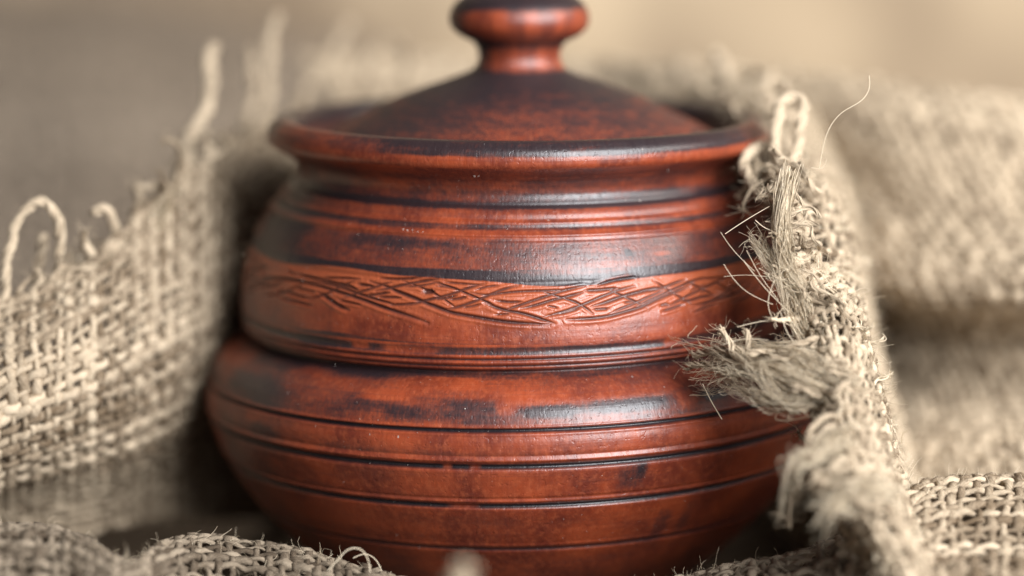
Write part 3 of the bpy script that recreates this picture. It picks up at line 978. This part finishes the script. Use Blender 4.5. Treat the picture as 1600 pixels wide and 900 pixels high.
thread(left, [(70, 372, 1.06), (62, 410, 1.055), (58, 450, 1.05)], .0020, 24, .6)
thread(left, [(145, 332, 1.05), (165, 328, 1.052), (178, 345, 1.055), (180, 385, 1.06), (172, 420, 1.06)], .0018, 36, .85)
thread(left, [(215, 345, 1.07), (240, 330, 1.075), (252, 318, 1.08)], .0022, 24, .7)
thread(left, [(333, 70, 1.14), (326, 105, 1.135), (330, 140, 1.13), (318, 185, 1.12), (296, 220, 1.11), (300, 280, 1.10), (305, 350, 1.09)], .0026, 50, .95)
thread(left, [(432, 22, 1.19), (424, 70, 1.19), (420, 120, 1.18), (412, 180, 1.17), (405, 225, 1.16)], .0024, 40, .9)
thread(left, [(392, 75, 1.18), (396, 120, 1.175), (390, 170, 1.165), (380, 235, 1.15)], .0020, 36, .75)
thread(left, [(545, 35, 1.28), (520, 80, 1.27), (490, 120, 1.26), (470, 185, 1.22)], .0024, 40, .75)
thread(left, [(560, 175, 1.24), (580, 95, 1.25), (610, 62, 1.26), (633, 72, 1.26), (637, 110, 1.26), (630, 160, 1.25)], .0020, 50, .55)
tassel(left, [(300, 360, 1.1), (285, 300, 1.11), (300, 240, 1.13)], 60, .003, .006, .0003)
tassel(left, [(120, 480, 1.05), (135, 430, 1.05), (130, 395, 1.055)], 60, .003, .006, .0003)
tassel(left, [(230, 400, 1.06), (245, 350, 1.065), (268, 300, 1.08)], 60, .003, .007, .0003)

# --- right cloth: frayed edge coming from behind the pot down past its right side to the front
R = [
    [(1050, 165, 1.21), (1095, 140, 1.215), (1150, 130, 1.23), (1205, 135, 1.26), (1265, 160, 1.29)],
    [(1148, 165, 1.12), (1182, 158, 1.12), (1220, 165, 1.135), (1252, 185, 1.17), (1290, 215, 1.22)],
    [(1206, 245, 1.05), (1236, 238, 1.06), (1272, 243, 1.09), (1294, 258, 1.13), (1312, 283, 1.19)],
    [(1222, 335, .995), (1258, 328, 1.015), (1304, 333, 1.05), (1330, 348, 1.09), (1340, 372, 1.15)],
    [(1243, 430, .983), (1280, 422, .995), (1322, 430, 1.025), (1342, 445, 1.07), (1350, 465, 1.13)],
    [(1258, 530, .975), (1298, 522, .966), (1338, 530, .976), (1360, 545, 1.02), (1372, 575, 1.12)],
    [(1270, 622, .962), (1314, 620, .948), (1358, 625, .96), (1386, 635, 1.0), (1402, 662, 1.11)],
    [(1290, 715, .945), (1334, 714, .93), (1376, 718, .945), (1406, 728, .985), (1427, 755, 1.10)],
    [(1315, 800, .935), (1362, 800, .918), (1405, 805, .935), (1438, 815, .97), (1462, 845, 1.09)],
    [(1355, 880, .93), (1400, 880, .912), (1440, 885, .925), (1480, 895, .955), (1525, 930, 1.09)],
    [(1385, 980, .92), (1430, 980, .90), (1480, 985, .91), (1520, 990, .94), (1540, 1000, .98)]]
SR = Sheet(R, 0.0018, seed=5)
right = thing('burlap_cloth', 'pale frayed burlap edge sloping down over the right side of the pot', 'burlap', P(1400, 980, .95))
weave(SR, right, JUTE, 0.0042, 0.00105, 4, 5, True, 'yarn', ('left', 'top'), (0.004, 0.016), 0.6, hairs=7500, hair_len=(.003, .011), hair_edge=.25, tint0=.62, skip=.08)
thread(right, [(1118, 78, 1.17), (1132, 105, 1.165), (1150, 140, 1.15), (1180, 180, 1.12), (1205, 225, 1.07)], .0028, 40, .9)
thread(right, [(1160, 140, 1.16), (1172, 115, 1.155), (1190, 112, 1.15), (1198, 140, 1.13), (1198, 180, 1.11), (1205, 220, 1.08)], .0020, 40, .9)
thread(right, [(1222, 260, 1.03), (1212, 215, 1.035), (1216, 170, 1.04), (1233, 150, 1.045), (1250, 160, 1.045), (1252, 195, 1.04), (1244, 240, 1.035), (1240, 290, 1.02)], .0022, 50, 1.0)
thread(right, [(1145, 190, 1.13), (1160, 225, 1.10), (1185, 255, 1.06)], .0018, 24, .7)
thread(right, [(1150, 312, 1.03), (1166, 296, 1.03), (1182, 270, 1.035), (1180, 245, 1.04)], .0014, 24, .55)
thread(right, [(1190, 300, 1.02), (1165, 265, 1.03), (1178, 235, 1.04), (1200, 225, 1.045)], .0022, 30, .8)
tassel(right, [(1238, 265, .99), (1228, 310, .984), (1222, 370, .982), (1238, 440, .98), (1252, 480, .98)], 150, .0045, .0035, .00022, .22, tint=(.35, 1))
tassel(right, [(1250, 470, .98), (1222, 430, .982), (1195, 400, .984), (1176, 366, .986)], 90, .0055, .002, .00022, .25, tint=(.5, 1))
tassel(right, [(1270, 560, .975), (1255, 500, .978), (1225, 440, .982), (1205, 400, .985)], 110, .005, .005, .00022, .35)
tassel(right, [(1340, 640, .95), (1270, 600, .955), (1200, 570, .968), (1140, 555, .985), (1092, 552, .996)], 90, .008, .0035, .00028, .5, tint=(.55, 1))
tassel(right, [(1290, 560, .965), (1220, 560, .968), (1150, 575, .98), (1110, 590, .985), (1088, 605, .988)], 80, .006, .004, .00022, .5, tint=(.5, 1))
tassel(right, [(1300, 610, .955), (1240, 630, .957), (1180, 600, .965), (1120, 585, .98)], 50, .006, .005, .00028, .5, tint=(.5, 1))
def ragged(parent, a, b, count, r=(.0005, .0011), wig=14, tint=.75, spread=16, cloud=10):
    """loose kinked yarns between two places, each its own part"""
    for _ in range(count):
        p = np.array(a, float) + np.array([rng.normal(0, spread), rng.normal(0, spread), rng.normal(0, .006)])
        q = np.array(b, float) + np.array([rng.normal(0, spread * .8), rng.normal(0, spread * .8), rng.normal(0, .006)])
        m = [p + (q - p) * t + np.array([rng.normal(0, wig), rng.normal(0, wig), rng.normal(0, .003)]) for t in (.25, .5, .75)]
        if rng.random() < .4:
            q = q + np.array([rng.normal(0, 18), rng.normal(0, 18), 0])
        thread(parent, [p] + m + [q], float(rng.uniform(*r)), 26, tint + rng.normal(0, .15), taper=.4, hairs=cloud)


ragged(right, (1345, 660, .95), (1258, 715, .925), 9)
ragged(right, (1360, 720, .94), (1275, 758, .915), 9, spread=11)
ragged(right, (1390, 775, .93), (1335, 800, .91), 7, spread=10)
ragged(right, (1330, 600, .955), (1235, 600, .958), 9)
ragged(right, (1300, 560, .966), (1195, 560, .967), 8, wig=10)
ragged(right, (1260, 585, .962), (1120, 565, .985), 7, r=(.0005, .0009), wig=9, spread=10)
ragged(right, (1290, 490, .972), (1235, 440, .982), 7, wig=9)
ragged(right, (1280, 380, .99), (1225, 340, .985), 6, wig=9)
ragged(right, (1275, 300, 1.02), (1215, 250, 1.01), 6, wig=9)
ragged(right, (1240, 190, 1.08), (1185, 150, 1.09), 5, wig=9)
tassel(right, [(1340, 690, .94), (1290, 692, .93), (1258, 720, .925), (1242, 752, .92)], 40, .006, .006, .0003, .6, tint=(.6, 1))
tassel(right, [(1390, 760, .93), (1350, 760, .915), (1325, 775, .908), (1310, 795, .90)], 36, .006, .006, .0003, .6, tint=(.6, 1))
thread(right, [(1180, 580, .968), (1158, 565, .972), (1140, 538, .975), (1120, 508, .975)], .0014, 24, 1.0, taper=.4)
thread(right, [(1200, 575, .965), (1170, 560, .97), (1168, 535, .972), (1164, 512, .972)], .0010, 24, .8, taper=.3)
thread(right, [(1190, 562, .968), (1150, 545, .975), (1110, 548, .985), (1080, 556, .995)], .0014, 26, .9, taper=.3)
thread(right, [(1200, 585, .966), (1150, 585, .975), (1110, 570, .985), (1065, 575, .995)], .0012, 26, .6, taper=.3)
fibre(right, [(1358, 118, .99), (1358, 138, .99), (1348, 155, .99), (1318, 174, .99), (1296, 200, .99), (1284, 240, .99), (1280, 262, .99)], .00013)
fibre(right, [(1268, 262, .99), (1285, 262, .99), (1292, 248, .99)], .0001)
fibre(right, [(1409, 693, .975), (1411, 678, .975), (1422, 672, .975)], .00012, tint=0)
fibre(right, [(1098, 600, .985), (1112, 628, .983), (1128, 655, .982)], .00016)
lint = Buf()
for _ in range(330):
    v_ = rng.random() * .95
    u_ = min(.62, abs(rng.normal(0, .28)))
    p = SR.pos(np.array([u_]), np.array([v_]))[0] + SR.nor(np.array([u_]), np.array([v_]))[0] * rng.uniform(-.001, .003)
    f = fray(p, rng.normal(0, 1, 3) + np.array([-.3, -.3, -.2]), 16, rng.uniform(.004, .012), 2.6)
    for _k in range(5):
        g = f + np.stack([noise1(16, 5, .0005) for _ in range(3)], 1)
        lint.add(tube(g, np.linspace(.00038, .00014, 16) * rng.uniform(.5, 1.1), (0.3, -.8, .5), 4), rng.uniform(.2, 1))
lint.build('lint', FIBRE, right, stuff=True)
for _ in range(28):
    a = rng.uniform(0, 1)
    p0 = np.array([1235 + rng.normal(0, 22), 300 + a * 300, .985 - a * .02])
    dx, dy = rng.normal(-14, 20), rng.normal(-8, 22)
    fibre(right, [tuple(p0), (p0[0] + dx, p0[1] + dy, p0[2]), (p0[0] + dx * 1.6 + rng.normal(0, 9), p0[1] + dy * 2 + rng.normal(0, 9), p0[2])], rng.uniform(.00006, .00014), 14)

# --- drape behind on the right
cu = [560, 760, 960, 1120, 1280, 1440, 1600, 1850]
dd = [1.33, 1.33, 1.32, 1.30, 1.27, 1.24, 1.22, 1.21]
rows = [([90, 92, 96, 104, 112, 124, 144, 175], 0, -90), ([170, 180, 190, 200, 212, 228, 250, 280], -.06, -40),
        ([305, 312, 320, 330, 342, 350, 360, 380], -.10, 30), ([450, 450, 450, 455, 462, 464, 462, 470], -.135, 110),
        ([510, 510, 510, 515, 520, 522, 522, 527], -.095, 140), ([575, 575, 575, 580, 585, 590, 596, 606], -.10, 160),
        ([670, 670, 670, 670, 670, 680, 690, 700], -.155, 180), ([770, 770, 770, 770, 770, 780, 790, 800], -.20, 200),
        ([900, 900, 900, 900, 900, 905, 910, 920], -.23, 220)]
SD = Sheet([[(u + k, v, d + q * min(1, max(0.15, (u + k - 1080) / 260))) for u, v, d in zip(cu, vs, dd)] for vs, q, k in rows], 0.0022, seed=8)
back = thing('burlap_cloth', 'blurred folded burlap drape heaped in the background to the right of the pot', 'burlap', P(1450, 900, 1.12))
weave(SD, back, JUTE, 0.0056, 0.0024, 3, 4, False, 'yarn', (), (.003, .008), 0.10, tint0=.6)

# --- grey drape behind on the left
cu = [-300, -80, 80, 240, 400, 580]
dd = [1.5, 1.5, 1.5, 1.51, 1.53, 1.58]
SG = Sheet(grid(cu, [
    ([-40, -20, 0, 20, 40, 60], off(dd, .62)),
    ([60, 70, 80, 95, 110, 125], off(dd, .36)),
    ([140, 145, 152, 165, 175, 190], off(dd, .16)),
    ([230, 235, 240, 245, 250, 260], off(dd, .05)),
    ([330, 330, 330, 330, 335, 340], dd),
    ([450, 450, 450, 450, 450, 460], off(dd, -.06)),
    ([620, 620, 620, 620, 620, 620], off(dd, -.14)),
    ([760, 760, 760, 760, 760, 760], off(dd, -.20))]), 0.005, seed=12)
grey = thing('burlap_cloth', 'grey blurred burlap sheet in the background behind the frayed left cloth', 'burlap', P(100, 760, 1.3))
weave(SG, grey, JUTE_GREY, 0.0085, 0.0036, 3, 4, False, 'yarn', (), jit=0.3)

# --- crumpled cloth in the foreground, under and before the pot
cu = [-220, 0, 100, 190, 290, 390, 520, 700, 900, 1050, 1160, 1260, 1360, 1450, 1600, 1850]
cv = [826, 828, 838, 884, 848, 858, 890, 935, 948, 926, 902, 884, 838, 772, 762, 765]
dc = [.945, .945, .945, .925, .975, .985, .975, .96, .96, .97, .975, .965, .955, .975, .98, .98]
av = [856, 858, 866, 906, 872, 886, 915, 965, 970, 935, 915, 885, 825, 800, 785, 790]
ad = [1.02, 1.02, 1.015, .985, 1.02, 1.02, 1.0, .985, .985, 1.0, 1.01, 1.01, 1.02, 1.03, 1.04, 1.04]
zv = [970, 970, 970, 970, 970, 970, 970, 985, 990, 970, 965, 960, 950, 880, 825, 825]
zd = [1.06, 1.06, 1.06, 1.06, 1.06, 1.06, 1.03, 1.01, 1.01, 1.03, 1.06, 1.06, 1.07, 1.10, 1.12, 1.12]

def front_sheet(a, b, seed):
    k = slice(a, b)
    c = cu[k], cv[k], dc[k]
    return Sheet([[(u, v, d) for u, v, d in zip(cu[k], zv[k], zd[k])], [(u, v, d) for u, v, d in zip(cu[k], av[k], ad[k])],
                  [(u, v, d) for u, v, d in zip(*c)],
                  [(u, v + 38, d - .015) for u, v, d in zip(*c)],
                  [(u, v + 90, d - .035) for u, v, d in zip(*c)],
                  [(u, v + 165, d - .07) for u, v, d in zip(*c)]], 0.0015, res=220, seed=seed)


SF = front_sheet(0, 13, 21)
SF2 = front_sheet(12, 16, 22)  # same cloth continued; split so only the left part has the shaded colour
front = thing('burlap_cloth', 'shade-coloured crumpled open weave burlap lying in front of the foot of the pot', 'burlap', P(800, 1000, .95))
weave(SF, front, JUTE_SHADED, 0.0048, 0.00112, 4, 5, True, 'yarn', (), (.004, .012), 0.4, hairs=3000, hair_len=(.003, .009), tint0=.36, skip=.04)
corner = thing('burlap_cloth', 'pale open weave burlap fold in the near corner beside the frayed edge', 'burlap', P(1550, 980, .95))
weave(SF2, corner, JUTE, 0.0050, 0.00112, 5, 6, True, 'yarn', (), (.004, .012), 0.4, hairs=1600, hair_len=(.003, .009), tint0=.45, skip=.04)
thread(front, [(765, 1085, .885), (748, 1005, .845), (722, 935, .81), (712, 900, .80), (712, 882, .80)], .0046, 26, 1.0, taper=.7)
fibre(front, [(512, 892, .96), (530, 872, .96), (546, 858, .96), (562, 858, .96), (574, 872, .96), (578, 894, .96)], .00022)
fibre(front, [(552, 872, .97), (572, 866, .97), (588, 876, .97), (596, 892, .97)], .00016)
